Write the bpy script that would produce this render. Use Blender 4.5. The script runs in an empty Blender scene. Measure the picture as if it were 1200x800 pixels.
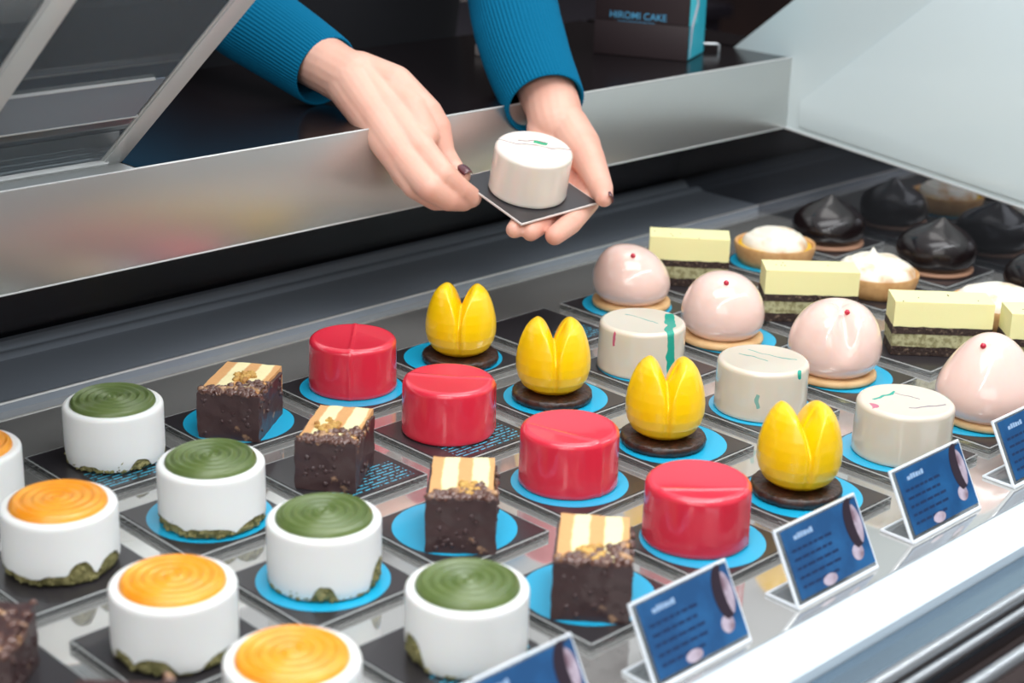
import bpy, bmesh, math, random
from mathutils import Vector, Matrix, noise
PI = math.pi
rad = math.radians
SC = bpy.context.scene
COL = SC.collection

# ------------------------------------------------------------------ camera frame
CP = Vector((-0.42057, -0.88446, 0.44174))
yaw, pit, rol, FPX = rad(45.0158), rad(19.5319), rad(1.68745), 1958.713
CF = Vector((math.cos(pit)*math.cos(yaw), math.cos(pit)*math.sin(yaw), -math.sin(pit)))
_r = Vector((math.sin(yaw), -math.cos(yaw), 0)); _u = _r.cross(CF)
CR = _r*math.cos(rol) + _u*math.sin(rol)
CU = _u*math.cos(rol) - _r*math.sin(rol)
cam = bpy.data.cameras.new('camera'); co = bpy.data.objects.new('camera', cam); COL.objects.link(co)
m = Matrix((CR, CU, -CF)).transposed().to_4x4(); m.translation = CP
co.matrix_world = m
cam.sensor_width = 36; cam.lens = 36*FPX/1200; cam.clip_start = .02; cam.clip_end = 50
cam.dof.use_dof = True; cam.dof.focus_distance = 1.18; cam.dof.aperture_fstop = 6.8
SC.camera = co
def at(x, y, t):           # a point seen along a known sight line at distance t
    return CP + (CF + CR*((x-600)/FPX) - CU*((y-400)/FPX))*t
FACE = rad(225)            # heading from the cakes towards the customer side

# ------------------------------------------------------------------ materials
def lin(c): return tuple(((v/255)/12.92 if v/255 <= .04045 else ((v/255+.055)/1.055)**2.4) for v in c)
MATS = {}
def mat(name, col, rough=.5, metal=0, coat=0, sss=0, spec=.5, bump=None, var=None, emit=0, trans=0, sheen=0):
    if name in MATS: return MATS[name]
    m = bpy.data.materials.new(name); m.use_nodes = True; nt = m.node_tree; b = nt.nodes['Principled BSDF']
    c = lin(col)
    b.inputs['Base Color'].default_value = (*c, 1); b.inputs['Roughness'].default_value = rough
    b.inputs['Metallic'].default_value = metal; b.inputs['Coat Weight'].default_value = coat
    b.inputs['Coat Roughness'].default_value = .06; b.inputs['Specular IOR Level'].default_value = spec
    b.inputs['Transmission Weight'].default_value = trans
    b.inputs['Sheen Weight'].default_value = sheen
    if sss:
        b.inputs['Subsurface Weight'].default_value = sss; b.inputs['Subsurface Scale'].default_value = .004
        b.inputs['Subsurface Radius'].default_value = (1, .5, .3)
    if emit:
        b.inputs['Emission Color'].default_value = (*c, 1); b.inputs['Emission Strength'].default_value = emit
    tc = nt.nodes.new('ShaderNodeTexCoord')
    if var:                # (second colour, noise scale, contrast lo, contrast hi)
        n = nt.nodes.new('ShaderNodeTexNoise'); n.inputs['Scale'].default_value = var[1]; n.inputs['Detail'].default_value = 6
        nt.links.new(tc.outputs['Object'], n.inputs['Vector'])
        r = nt.nodes.new('ShaderNodeValToRGB'); r.color_ramp.elements[0].position = var[2]; r.color_ramp.elements[1].position = var[3]
        r.color_ramp.elements[0].color = (*c, 1); r.color_ramp.elements[1].color = (*lin(var[0]), 1)
        nt.links.new(n.outputs['Fac'], r.inputs['Fac']); nt.links.new(r.outputs['Color'], b.inputs['Base Color'])
    if bump:               # (scale, strength, distance)
        n = nt.nodes.new('ShaderNodeTexNoise'); n.inputs['Scale'].default_value = bump[0]; n.inputs['Detail'].default_value = 5
        nt.links.new(tc.outputs['Object'], n.inputs['Vector'])
        bp = nt.nodes.new('ShaderNodeBump'); bp.inputs['Strength'].default_value = bump[1]; bp.inputs['Distance'].default_value = bump[2]
        nt.links.new(n.outputs['Fac'], bp.inputs['Height']); nt.links.new(bp.outputs['Normal'], b.inputs['Normal'])
    MATS[name] = m; return m

def clear_mat(name, tint, clear, gloss_rough=.03, milk=(200, 210, 215), ior=1.45):
    m = bpy.data.materials.new(name); m.use_nodes = True; nt = m.node_tree; nt.nodes.clear()
    N = nt.nodes.new; L = nt.links.new
    out = N('ShaderNodeOutputMaterial'); tr = N('ShaderNodeBsdfTransparent'); tr.inputs[0].default_value = (*lin(tint), 1)
    gl = N('ShaderNodeBsdfGlossy'); gl.inputs['Roughness'].default_value = gloss_rough
    df = N('ShaderNodeBsdfDiffuse'); df.inputs[0].default_value = (*lin(milk), 1)
    a = N('ShaderNodeMixShader'); a.inputs[0].default_value = clear
    L(df.outputs[0], a.inputs[1]); L(tr.outputs[0], a.inputs[2])
    fr = N('ShaderNodeFresnel'); fr.inputs[0].default_value = ior
    b = N('ShaderNodeMixShader'); L(fr.outputs[0], b.inputs[0]); L(a.outputs[0], b.inputs[1]); L(gl.outputs[0], b.inputs[2])
    L(b.outputs[0], out.inputs[0]); return m

M = {}
M['steel'] = mat('brushed steel', (205, 206, 204), .33, .86, bump=(60, .06, .002))
M['alu'] = mat('aluminium', (205, 207, 206), .4, .35)
M['deck'] = mat('mirror steel deck', (212, 211, 208), .075, .76)
M['ledge'] = mat('dark glossy ledge', (138, 146, 156), .24, .3, coat=.2)
M['sidemirror'] = mat('dark side mirror', (128, 130, 136), .02, .92)
M['blackgap'] = mat('black air slot', (16, 17, 22), .25)
M['counter'] = mat('black glossy counter', (22, 18, 20), .2, spec=.3)
M['panel'] = mat('white side glass', (204, 216, 218), .22, coat=.3, spec=.4)
M['panelrefl'] = mat('side glass reflection tint', (214, 226, 228), .18, coat=.4, spec=.4)  # paler tone of the panel where a reflection brightens it
M['acrylic'] = clear_mat('clear acrylic sheet', (238, 240, 240), .80, .04)
M['plateedge'] = mat('plate edge', (176, 178, 178), .25, coat=.5)
M['acredge'] = mat('acrylic polished edge', (226, 232, 238), .15, coat=1, emit=.12)  # slight emission paints the glow of light caught in the edges
M['glass'] = clear_mat('door glass', (214, 222, 226), .72, .01, (136, 150, 162), 1.5)
M['bandrefl'] = clear_mat('pale reflection band', (190, 200, 210), .40, .2, (150, 162, 176))  # pale translucent tint imitating a reflection in the door glass
M['plateacr'] = clear_mat('plate acrylic', (236, 238, 238), .84, .04, (190, 192, 192))
M['black'] = mat('black printed card', (48, 45, 48), .3, coat=.25)
M['cyan'] = mat('cyan printed disc', (28, 172, 214), .3, coat=.3)
M['white'] = mat('white chocolate shell', (240, 240, 238), .42, sss=.15, bump=(90, .08, .001))
M['green'] = mat('matcha glaze', (80, 99, 46), .36, coat=.12, sss=.1, var=((106, 122, 68), 45, .35, .75))
M['orange'] = mat('orange glaze', (240, 148, 26), .3, coat=.25, sss=.2, var=((250, 178, 66), 50, .4, .8))
M['crumb'] = mat('olive biscuit crumb', (122, 118, 72), .8, bump=(350, .9, .002), var=((164, 156, 106), 160, .4, .65))
M['red'] = mat('red mirror glaze', (222, 46, 68), .22, coat=.7, sss=.15)
M['yellow'] = mat('yellow velvet glaze', (252, 203, 4), .28, coat=.35, sss=.1)
M['choc'] = mat('dark chocolate biscuit', (64, 34, 22), .42, coat=.3, bump=(260, .7, .002), var=((36, 18, 12), 200, .4, .6))
M['dome'] = mat('dark chocolate glaze', (24, 16, 17), .26, coat=.4, spec=.4)
M['pink'] = mat('pale pink glaze', (238, 204, 192), .17, coat=.7, sss=.25)
M['cookie'] = mat('tan cookie', (222, 184, 134), .6, bump=(200, .3, .001), var=((206, 160, 108), 60, .4, .7))
M['cookie2'] = mat('cocoa cookie', (178, 134, 108), .6, bump=(200, .3, .001))
M['tart'] = mat('baked tart shell', (216, 168, 112), .6, bump=(220, .4, .001), var=((190, 138, 84), 70, .4, .7))
M['curd'] = mat('yellow curd', (240, 190, 40), .25, coat=.5)
M['meringue'] = mat('torched meringue', (238, 230, 214), .5, sss=.2, var=((206, 158, 102), 38, .50, .66))
M['creamtop'] = mat('pale yellow cream', (242, 234, 172), .5, sss=.15, bump=(240, .12, .001))
M['seed'] = mat('dark seeded crumb', (52, 36, 30), .8, bump=(420, 1, .002), var=((120, 100, 84), 330, .55, .68))
M['matcha'] = mat('matcha mousse', (178, 174, 134), .65, bump=(420, .8, .001), var=((138, 132, 92), 300, .45, .6))
M['berry'] = mat('pink peppercorn', (196, 32, 62), .35, coat=.4)
M['coat'] = mat('dark chocolate coating', (66, 44, 44), .42, coat=.15, bump=(120, .4, .002), var=((160, 124, 96), 85, .66, .72))
M['nuts'] = mat('nutty chocolate', (96, 62, 52), .3, coat=.6, bump=(300, .6, .001), var=((186, 142, 98), 120, .55, .66))
M['crumble'] = mat('golden nut crumble', (212, 170, 92), .6, bump=(250, .7, .002), var=((168, 118, 58), 160, .45, .65))
M['skin'] = mat('skin', (228, 178, 158), .42, sss=.3, bump=(110, .18, .0015), var=((220, 156, 136), 18, .45, .75))
M['nail'] = mat('mauve nail polish', (92, 44, 52), .12, coat=.8)
M['sweater'] = mat('teal knitted wool', (0, 98, 134), .95, bump=(420, .5, .001), spec=.15)
M['apron'] = mat('dark navy apron', (14, 15, 22), .85, bump=(300, .3, .001))
M['boxdark'] = mat('dark brown box card', (48, 36, 38), .5)
M['boxcyan'] = mat('cyan box side', (44, 178, 200), .45)
M['boxwhite'] = mat('white box print', (215, 205, 215), .5)
M['boxtext'] = mat('blue box lettering', (82, 160, 200), .5)
M['litedge'] = mat('white enamel edge', (212, 224, 232), .25, coat=.3, emit=.03)  # slight emission paints the brightness of strongly lit enamel
M['bluegrey'] = mat('blue grey steel', (130, 150, 166), .2, .8)
M['tube'] = mat('satin tube', (188, 192, 196), .3, .9)
M['brown'] = mat('dark brown gap', (52, 38, 36), .7)
M['cardblue'] = mat('blue printed sign', (26, 76, 124), .3, coat=.35, var=((38, 102, 156), 40, .4, .7))
M['cardink'] = mat('dark ink', (20, 44, 84), .4)
M['cardlight'] = mat('pale print', (150, 178, 210), .4)
M['cardpic'] = mat('pale picture print', (190, 176, 190), .4, var=((126, 100, 112), 120, .4, .7))
M['carddark'] = mat('dark crescent print', (44, 32, 44), .4)
M['floor'] = mat('dark floor', (42, 34, 36), .5)
M['wallm'] = mat('dim brown wall', (62, 42, 38), .7, var=((38, 28, 30), 2, .4, .6))
M['beige'] = mat('beige carton', (186, 170, 140), .7)
M['grey'] = mat('grey plastic', (150, 140, 136), .6)

# striped sponge (layers run front to back)
def striped(name):
    m = bpy.data.materials.new(name); m.use_nodes = True; nt = m.node_tree; b = nt.nodes['Principled BSDF']
    N = nt.nodes.new; L = nt.links.new
    tc = N('ShaderNodeTexCoord'); sp = N('ShaderNodeSeparateXYZ'); n = N('ShaderNodeTexNoise'); n.inputs['Scale'].default_value = 90
    L(tc.outputs['Object'], sp.inputs[0]); L(tc.outputs['Object'], n.inputs['Vector'])
    a = N('ShaderNodeMath'); a.operation = 'MULTIPLY_ADD'; L(n.outputs['Fac'], a.inputs[0]); a.inputs[1].default_value = .003; L(sp.outputs['X'], a.inputs[2])
    mr = N('ShaderNodeMapRange'); mr.inputs['From Min'].default_value = -.0205; mr.inputs['From Max'].default_value = .0235; L(a.outputs[0], mr.inputs[0])
    r = N('ShaderNodeValToRGB'); r.color_ramp.interpolation = 'LINEAR'
    e = r.color_ramp.elements
    tan, cr = (*lin((214, 160, 104)), 1), (*lin((238, 226, 176)), 1)
    stops = [(0, tan), (.22, tan), (.25, cr), (.43, cr), (.46, tan), (.62, tan), (.65, cr), (.84, cr), (.87, tan)]
    e[0].position = 0; e[0].color = tan; e[1].position = 1; e[1].color = tan
    for p, c in stops[1:]:
        q = e.new(p); q.color = c
    L(mr.outputs[0], r.inputs[0]); L(r.outputs[0], b.inputs['Base Color']); b.inputs['Roughness'].default_value = .7
    bp = N('ShaderNodeBump'); bp.inputs['Strength'].default_value = .5; bp.inputs['Distance'].default_value = .001
    n2 = N('ShaderNodeTexNoise'); n2.inputs['Scale'].default_value = 300; L(tc.outputs['Object'], n2.inputs['Vector'])
    L(n2.outputs['Fac'], bp.inputs['Height']); L(bp.outputs['Normal'], b.inputs['Normal'])
    return m
M['stripe'] = striped('striped sponge and cream layers')

def text_card(name, seed):      # black card with fine cyan lines of print
    m = bpy.data.materials.new(name); m.use_nodes = True; nt = m.node_tree; b = nt.nodes['Principled BSDF']
    N = nt.nodes.new; L = nt.links.new
    tc = N('ShaderNodeTexCoord'); sp = N('ShaderNodeSeparateXYZ'); L(tc.outputs['Object'], sp.inputs[0])
    br = N('ShaderNodeTexBrick'); br.inputs['Scale'].default_value = 1
    br.inputs['Brick Width'].default_value = .016; br.inputs['Row Height'].default_value = .0036; br.inputs['Mortar Size'].default_value = .0012
    br.inputs['Color1'].default_value = (1, 1, 1, 1); br.inputs['Color2'].default_value = (1, 1, 1, 1); br.inputs['Mortar'].default_value = (0, 0, 0, 1)
    L(tc.outputs['Object'], br.inputs['Vector'])
    wv = N('ShaderNodeTexNoise'); wv.inputs['Scale'].default_value = 420; L(tc.outputs['Object'], wv.inputs['Vector'])
    g = N('ShaderNodeMath'); g.operation = 'GREATER_THAN'; g.inputs[1].default_value = .45; L(wv.outputs['Fac'], g.inputs[0])
    def box(axis, lo, hi):
        a = N('ShaderNodeMath'); a.operation = 'GREATER_THAN'; a.inputs[1].default_value = lo; L(sp.outputs[axis], a.inputs[0])
        c = N('ShaderNodeMath'); c.operation = 'LESS_THAN'; c.inputs[1].default_value = hi; L(sp.outputs[axis], c.inputs[0])
        d = N('ShaderNodeMath'); d.operation = 'MULTIPLY'; L(a.outputs[0], d.inputs[0]); L(c.outputs[0], d.inputs[1]); return d
    d1, d2 = box('X', -.026, .034), box('Y', -.036, -.008)
    p = N('ShaderNodeMath'); p.operation = 'MULTIPLY'; L(d1.outputs[0], p.inputs[0]); L(d2.outputs[0], p.inputs[1])
    q = N('ShaderNodeMath'); q.operation = 'MULTIPLY'; L(p.outputs[0], q.inputs[0]); L(g.outputs[0], q.inputs[1])
    s = N('ShaderNodeMath'); s.operation = 'MULTIPLY'; L(q.outputs[0], s.inputs[0]); L(br.outputs['Color'], s.inputs[1])
    mx = N('ShaderNodeMix'); mx.data_type = 'RGBA'; L(s.outputs[0], mx.inputs['Factor'])
    mx.inputs[6].default_value = (*lin((48, 45, 48)), 1); mx.inputs[7].default_value = (*lin((70, 175, 205)), 1)
    L(mx.outputs[2], b.inputs['Base Color']); b.inputs['Roughness'].default_value = .3; b.inputs['Coat Weight'].default_value = .25
    return m
M['textcard'] = text_card('black card with fine cyan print', 1)

def cream_mat(name, streaks, base=(216, 205, 188)):
    """streaks: (normal, offset, half width, colour, centre, extent)"""
    m = bpy.data.materials.new(name); m.use_nodes = True; nt = m.node_tree; b = nt.nodes['Principled BSDF']
    N = nt.nodes.new; L = nt.links.new
    b.inputs['Roughness'].default_value = .16; b.inputs['Coat Weight'].default_value = .7; b.inputs['Coat Roughness'].default_value = .05
    b.inputs['Subsurface Weight'].default_value = .2; b.inputs['Subsurface Scale'].default_value = .004
    tc = N('ShaderNodeTexCoord'); ns = N('ShaderNodeTexNoise'); ns.inputs['Scale'].default_value = 45; L(tc.outputs['Object'], ns.inputs['Vector'])
    prev = None
    for nrm, off, w, colr, cen, ext in streaks:
        dt = N('ShaderNodeVectorMath'); dt.operation = 'DOT_PRODUCT'; L(tc.outputs['Object'], dt.inputs[0]); dt.inputs[1].default_value = nrm
        a = N('ShaderNodeMath'); a.operation = 'MULTIPLY_ADD'; L(ns.outputs['Fac'], a.inputs[0]); a.inputs[1].default_value = .016; L(dt.outputs['Value'], a.inputs[2])
        s = N('ShaderNodeMath'); s.operation = 'SUBTRACT'; L(a.outputs[0], s.inputs[0]); s.inputs[1].default_value = off + .008
        ab = N('ShaderNodeMath'); ab.operation = 'ABSOLUTE'; L(s.outputs[0], ab.inputs[0])
        l1 = N('ShaderNodeMath'); l1.operation = 'LESS_THAN'; L(ab.outputs[0], l1.inputs[0]); l1.inputs[1].default_value = w
        ds = N('ShaderNodeVectorMath'); ds.operation = 'DISTANCE'; L(tc.outputs['Object'], ds.inputs[0]); ds.inputs[1].default_value = cen
        l2 = N('ShaderNodeMath'); l2.operation = 'LESS_THAN'; wob = N('ShaderNodeMath'); wob.operation = 'MULTIPLY_ADD'; L(ns.outputs['Fac'], wob.inputs[0]); wob.inputs[1].default_value = .014; wob.inputs[2].default_value = -.007; sm = N('ShaderNodeMath'); sm.operation = 'ADD'; L(ds.outputs['Value'], sm.inputs[0]); L(wob.outputs[0], sm.inputs[1]); L(sm.outputs[0], l2.inputs[0]); l2.inputs[1].default_value = ext
        mu = N('ShaderNodeMath'); mu.operation = 'MULTIPLY'; L(l1.outputs[0], mu.inputs[0]); L(l2.outputs[0], mu.inputs[1])
        mx = N('ShaderNodeMix'); mx.data_type = 'RGBA'; L(mu.outputs[0], mx.inputs['Factor'])
        if prev: L(prev, mx.inputs[6])
        else: mx.inputs[6].default_value = (*lin(base), 1)
        mx.inputs[7].default_value = (*lin(colr), 1); prev = mx.outputs[2]
    L(prev, b.inputs['Base Color']); return m

# ------------------------------------------------------------------ mesh helpers
class MB:
    def __init__(s): s.v = []; s.f = []
    def add(s, vs, fs, mtx=None):
        o = len(s.v)
        for v in vs: s.v.append(tuple(mtx @ Vector(v)) if mtx else tuple(v))
        for f in fs: s.f.append(tuple(o+i for i in f))
    def box(s, lo, hi, mtx=None):
        x0, y0, z0 = lo; x1, y1, z1 = hi
        s.add([(x0,y0,z0),(x1,y0,z0),(x1,y1,z0),(x0,y1,z0),(x0,y0,z1),(x1,y0,z1),(x1,y1,z1),(x0,y1,z1)],
              [(0,3,2,1),(4,5,6,7),(0,1,5,4),(1,2,6,5),(2,3,7,6),(3,0,4,7)], mtx)
    def prism(s, poly, lo, hi, axis='X', mtx=None):    # poly in the two other axes, extruded along axis
        n = len(poly); vs = []
        for h in (lo, hi):
            for a, b in poly: vs.append({'X': (h, a, b), 'Y': (a, h, b), 'Z': (a, b, h)}[axis])
        s.add(vs, [tuple(range(n-1, -1, -1)), tuple(range(n, 2*n))] + [(i, (i+1) % n, n+(i+1) % n, n+i) for i in range(n)], mtx)
    def lathe(s, prof, seg=64, fn=None, mtx=None):     # prof [(r,z)] ; fn(r,z,theta,k)->(x,y,z)
        vs = []; fs = []; n = len(prof)
        for k, (r, z) in enumerate(prof):
            for i in range(seg):
                th = 2*PI*i/seg
                vs.append(fn(r, z, th, k) if fn else (r*math.cos(th), r*math.sin(th), z))
        for k in range(n-1):
            for i in range(seg):
                j = (i+1) % seg; fs.append((k*seg+i, k*seg+j, (k+1)*seg+j, (k+1)*seg+i))
        fs.append(tuple(range(seg-1, -1, -1))); fs.append(tuple((n-1)*seg+i for i in range(seg)))
        s.add(vs, fs, mtx)
    def tube(s, pts, rs, seg=14, rib=None):
        pts = [Vector(p) for p in pts]; n = len(pts)
        if not hasattr(rs, '__len__'): rs = [rs]*n
        up = Vector((0, 0, 1)); vs = []; fs = []; prevx = None
        for k, p in enumerate(pts):
            t = (pts[min(k+1, n-1)] - pts[max(k-1, 0)]).normalized()
            x = (prevx - t*prevx.dot(t)) if prevx else (up.cross(t) if abs(t.z) < .95 else Vector((1, 0, 0)).cross(t))
            x.normalize(); prevx = x; y = t.cross(x)
            for i in range(seg):
                a = 2*PI*i/seg; r = rs[k]*(1 + (rib(k, a) if rib else 0))
                vs.append(p + x*(r*math.cos(a)) + y*(r*math.sin(a)))
        for k in range(n-1):
            for i in range(seg):
                j = (i+1) % seg; fs.append((k*seg+i, k*seg+j, (k+1)*seg+j, (k+1)*seg+i))
        fs.append(tuple(range(seg-1, -1, -1))); fs.append(tuple((n-1)*seg+i for i in range(seg)))
        s.add(vs, fs)
    def blob(s, c, r, sub=2, amp=.0, sc=(1, 1, 1), seed=0, mtx=None):
        bm = bmesh.new(); bmesh.ops.create_icosphere(bm, subdivisions=sub, radius=1)
        vs = []
        for v in bm.verts:
            d = v.co.normalized(); k = 1 + amp*noise.noise(d*1.7 + Vector((seed*3.1, seed*1.7, 0)))
            vs.append((c[0]+d.x*r*k*sc[0], c[1]+d.y*r*k*sc[1], c[2]+d.z*r*k*sc[2]))
        fs = [tuple(v.index for v in f.verts) for f in bm.faces]; bm.free(); s.add(vs, fs, mtx)
    def capsule(s, a, b, ra, rb, seg=20, rings=6, flat=None):   # closed tapered limb piece
        a, b = Vector(a), Vector(b); d = b-a; L = d.length; t = d.normalized() if L > 1e-6 else Vector((0, 0, 1))
        x = flat[0] - t*flat[0].dot(t) if flat else (Vector((0, 0, 1)).cross(t) if abs(t.z) < .9 else Vector((1, 0, 0)).cross(t))
        x.normalize(); y = t.cross(x); ky = flat[1] if flat else 1
        prof = [(ra*math.cos(q), -ra*math.sin(q)) for q in [PI/2*(.97-i/rings*.97) for i in range(rings+1)]]
        prof += [(rb*math.cos(q), L+rb*math.sin(q)) for q in [PI/2*(i/rings*.97) for i in range(rings+1)]]
        vs = []; fs = []; n = len(prof)
        for r, h in prof:
            for i in range(seg):
                q = 2*PI*i/seg; vs.append(a + t*h + x*(r*math.cos(q)) + y*(r*ky*math.sin(q)))
        for k in range(n-1):
            for i in range(seg):
                j = (i+1) % seg; fs.append((k*seg+i, k*seg+j, (k+1)*seg+j, (k+1)*seg+i))
        fs.append(tuple(range(seg-1, -1, -1))); fs.append(tuple((n-1)*seg+i for i in range(seg)))
        s.add(vs, fs)
    def build(s, name, material, parent=None, smooth=True, bevel=0, angle=40, bseg=2):
        me = bpy.data.meshes.new(name); me.from_pydata(s.v, [], s.f)
        bm = bmesh.new(); bm.from_mesh(me); bmesh.ops.recalc_face_normals(bm, faces=bm.faces)
        if bevel:
            es = [e for e in bm.edges if len(e.link_faces) == 2 and e.calc_face_angle(0) > rad(35)]
            bmesh.ops.bevel(bm, geom=es, offset=bevel, segments=bseg, affect='EDGES', profile=.6)
        if smooth:
            for f in bm.faces: f.smooth = True
            for e in bm.edges:
                if len(e.link_faces) == 2 and e.calc_face_angle(0) > rad(angle): e.smooth = False
        bm.to_mesh(me); bm.free()
        me.materials.append(material)
        o = bpy.data.objects.new(name, me); COL.objects.link(o)
        if parent: o.parent = parent
        return o

def tag(o, label, cat, group=None, kind=None):
    o['label'] = label
    if cat: o['category'] = cat
    if group: o['group'] = group
    if kind: o['kind'] = kind
    return o
def thing(name, label, cat, loc=(0, 0, 0), rz=0, group=None):
    o = bpy.data.objects.new(name, None); COL.objects.link(o); o.empty_display_size = .02
    o.location = loc; o.rotation_euler = (0, 0, rz); return tag(o, label, cat, group)
def dup(root, loc, rz, label, cat=None, group=None):
    c = root.copy(); COL.objects.link(c); c.location = loc; c.rotation_euler = (0, 0, rz); c['label'] = label
    if group: c['group'] = group
    for ch in list(root.children):
        k = ch.copy(); COL.objects.link(k); k.parent = c
        for g in list(ch.children):
            h = g.copy(); COL.objects.link(h); h.parent = k
    return c

# ================================================================== SHOP SETTING
def struct(name, b, m_, **k):
    o = b.build(name, m_, **k); o['kind'] = 'structure'; return o
b = MB(); b.box((-3, -3, -.93), (4.5, 4.5, -.90)); struct('floor', b, M['floor'], smooth=False)
b = MB(); b.box((-3, 3.2, -.90), (4.5, 3.3, 1.7)); struct('wall_back', b, M['wallm'], smooth=False)
b = MB(); b.box((3.6, -3, -.90), (3.7, 3.2, 1.7)); struct('wall_right', b, M['wallm'], smooth=False)

# ================================================================== DISPLAY CASE
case = thing('display_case', 'long steel refrigerated pastry display case with mirror deck and white side panel', 'display case', (.3, 0, -.0065))
OFF = Vector((-.3, 0, .0065))
def cp(name, b, m_, **k):
    b.v = [(x+OFF.x, y, z+OFF.z) for x, y, z in b.v]
    return b.build(name, m_, case, **k)
XL, XR = -.55, .950
b = MB(); b.box((XL, -.424, -.02), (XR, .130, -.0050)); cp('mirror_deck', b, M['deck'], smooth=False)
# raised ledge behind the deck with a rolled back lip
prof = [(.130, -.02), (.130, .0005), (.1312, .0016), (.200, .0016), (.205, .0022), (.2085, .0045), (.2125, .0052), (.2165, .0045), (.219, .002), (.2215, .001), (.225, .0022), (.2300, .0075), (.2345, .0085), (.2385, .006), (.240, 0), (.240, -.02)]
b = MB(); b.prism(prof, XL, XR); cp('back_ledge', b, M['ledge'], angle=25)
b = MB(); b.tube([(XL, .1307, .0012), (XR, .1307, .0012)], .0011, 8); cp('ledge_trim', b, M['steel'])
b = MB(); b.box((XL, .2402, -.02), (XR, .262, .120)); cp('air_slot', b, M['blackgap'], smooth=False)
# brushed rail above the slot
b = MB(); b.box((XL, .104, .088), (XR, .1075, .1585)); b.box((XL, .104, .088), (XR, .1180, .0898)); cp('steel_rail', b, M['steel'], bevel=.0006)
b = MB(); b.tube([(XL, .1045, .1588), (XR, .1045, .1588)], .0009, 8); b.tube([(XL, .1045, .0884), (XR, .1045, .0884)], .0009, 8); cp('rail_edge', b, M['alu'])
b = MB(); b.box((XL, .1082, .140), (.196, .1305, .1583)); cp('door_track', b, M['alu'], bevel=.001)
# right end: dark mirror below, white panel above, both vertical
zt = lambda y: .0775 + .1*y
tilt = 1.6
def lean(y, z): return .952 - .0 + (z)*math.tan(rad(tilt))*0
b = MB(); b.prism([(-.60, -.02), (.262, -.02), (.262, zt(.262)), (-.60, zt(-.60))], .9505, .9545); cp('side_mirror', b, M['sidemirror'], smooth=False)
b = MB(); b.prism([(-.60, zt(-.60)+.0004), (.262, zt(.262)+.0004), (.262, .128), (.1862, .1517), (-.165, .4355), (-.60, .4355)], .9502, .9592); cp('side_panel', b, M['panel'], smooth=False)
b = MB(); b.prism([(-.60, zt(-.60)+.006), (.088, zt(.088)+.006), (.088, .118), (-.052, .236), (-.24, .392), (-.60, .430)], .9480, .9501); cp('reflection_sheet', b, M['panelrefl'], bevel=.0004)  # added paler sheet; its slanted edge imitates a door frame reflection
b = MB(); b.tube([(.9492, -.60, zt(-.60)), (.9492, .104, zt(.104))], .0013, 8); cp('panel_edge', b, M['alu'])
# front of the case
b = MB(); b.box((XL, -.4415, -.02), (1.1, -.4242, -.0055)); b.box((XL, -.4585, -.02), (1.1, -.4421, -.0045)); cp('white_front_edge', b, M['litedge'], bevel=.0007)
b = MB(); b.box((XL, -.487, -.03), (1.1, -.4590, -.011)); cp('front_channel', b, M['bluegrey'], bevel=.0008)
b = MB(); b.box((XL, -.66, -.05), (1.1, -.4875, -.034)); cp('front_gap', b, M['brown'], smooth=False)
for y, r in ((-.4855, .0046), (-.4965, .003), (-.520, .0045), (-.546, .0035)):
    b = MB(); b.tube([(XL, y, -.010), (1.1, y, -.010)], r, 16); cp('front_tube', b, M['tube'])
for x in (-.42, .10, .62, 1.05):
    b = MB(); b.box((x, -.552, -.033), (x+.012, -.4875, -.012)); cp('tube_bracket', b, M['tube'], bevel=.0006)
# counter at the staff side
b = MB(); b.box((XL, .1085, .125), (1.02, .1079+.285, .1392)); b.box((XL, .1312, .1392), (.1955, .393, .1586)); b.box((.1965, .1085, .1392), (.9495, .393, .1586)); b.box((.9595, .19, .1392), (1.02, .393, .1586))
o = b.build('service_counter', M['counter'], smooth=False); tag(o, 'black glossy service counter running behind the steel rail', 'counter')
b = MB(); b.box((XL, .27, -.90), (1.02, .392, .1245)); o = b.build('counter_base', mat('black base', (14, 13, 15), .5), smooth=False); o.parent = bpy.data.objects['service_counter']

# sliding glass doors leaning over the case
DN = Vector((0, .0585, .072)).normalized(); DS = Vector((0, -.072, .0585)).normalized()
def door(name, label, x0, x1, off, L, band):
    t = thing(name, label, 'glass door')
    t.location = Vector((0, .133, .159)) + DN*off
    X = Vector((1, 0, 0))
    mtx = Matrix((X, DS, DN)).transposed().to_4x4()       # local: x along case, y up the slope, z normal
    def part(nm, boxes, mm, bev=.0008):
        q = MB()
        for lo, hi in boxes: q.box(lo, hi, mtx)
        return q.build(nm, mm, t, bevel=bev)
    part('stile', [((x1-.0165, .0, -.003), (x1, L, .003)), ((x1-.0225, .0, .0012), (x1-.0185, L, .0030)), ((x1-.0185, .0, -.002), (x1-.0160, L, .0010))], M['alu'])
    part('stile', [((x0, .0, -.004), (x0+.0125, L, .004))], M['alu'])
    part('bottom_rail', [((x0+.0128, .0, -.0045), (x1-.0128, .0075, .0045)), ((x0+.0128, -.003, .0), (x1-.002, .0, .004))], M['alu'])
    part('top_rail', [((x0+.0128, L-.02, -.0045), (x1-.0128, L, .0045))], M['alu'])
    part('pane', [((x0+.0130, .0078, -.0012), (x1-.0190, L-.0205, .0010))], M['glass'], 0)
    if band:
        part('reflection_band', [((x0+.0130, band[0], -.0028), (x1-.022, band[1], -.0016))], M['bandrefl'], 0)  # strip added to imitate a reflected band in the pane
        part('reflection_band_edge', [((x0+.0130, band[0]-.0012, -.0034), (x1-.0195, band[0]-.0002, -.0014)), ((x0+.0130, band[1]+.0002, -.0034), (x1-.030, band[1]+.0010, -.0014))], M['alu'], 0)  # thin bars edging the imitated reflection
    return t
door('sliding_glass_door', 'framed sliding glass door with pale reflection band, nearest the teal sleeves', -.33, .1975, 0, .34, (.074, .1235))
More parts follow.
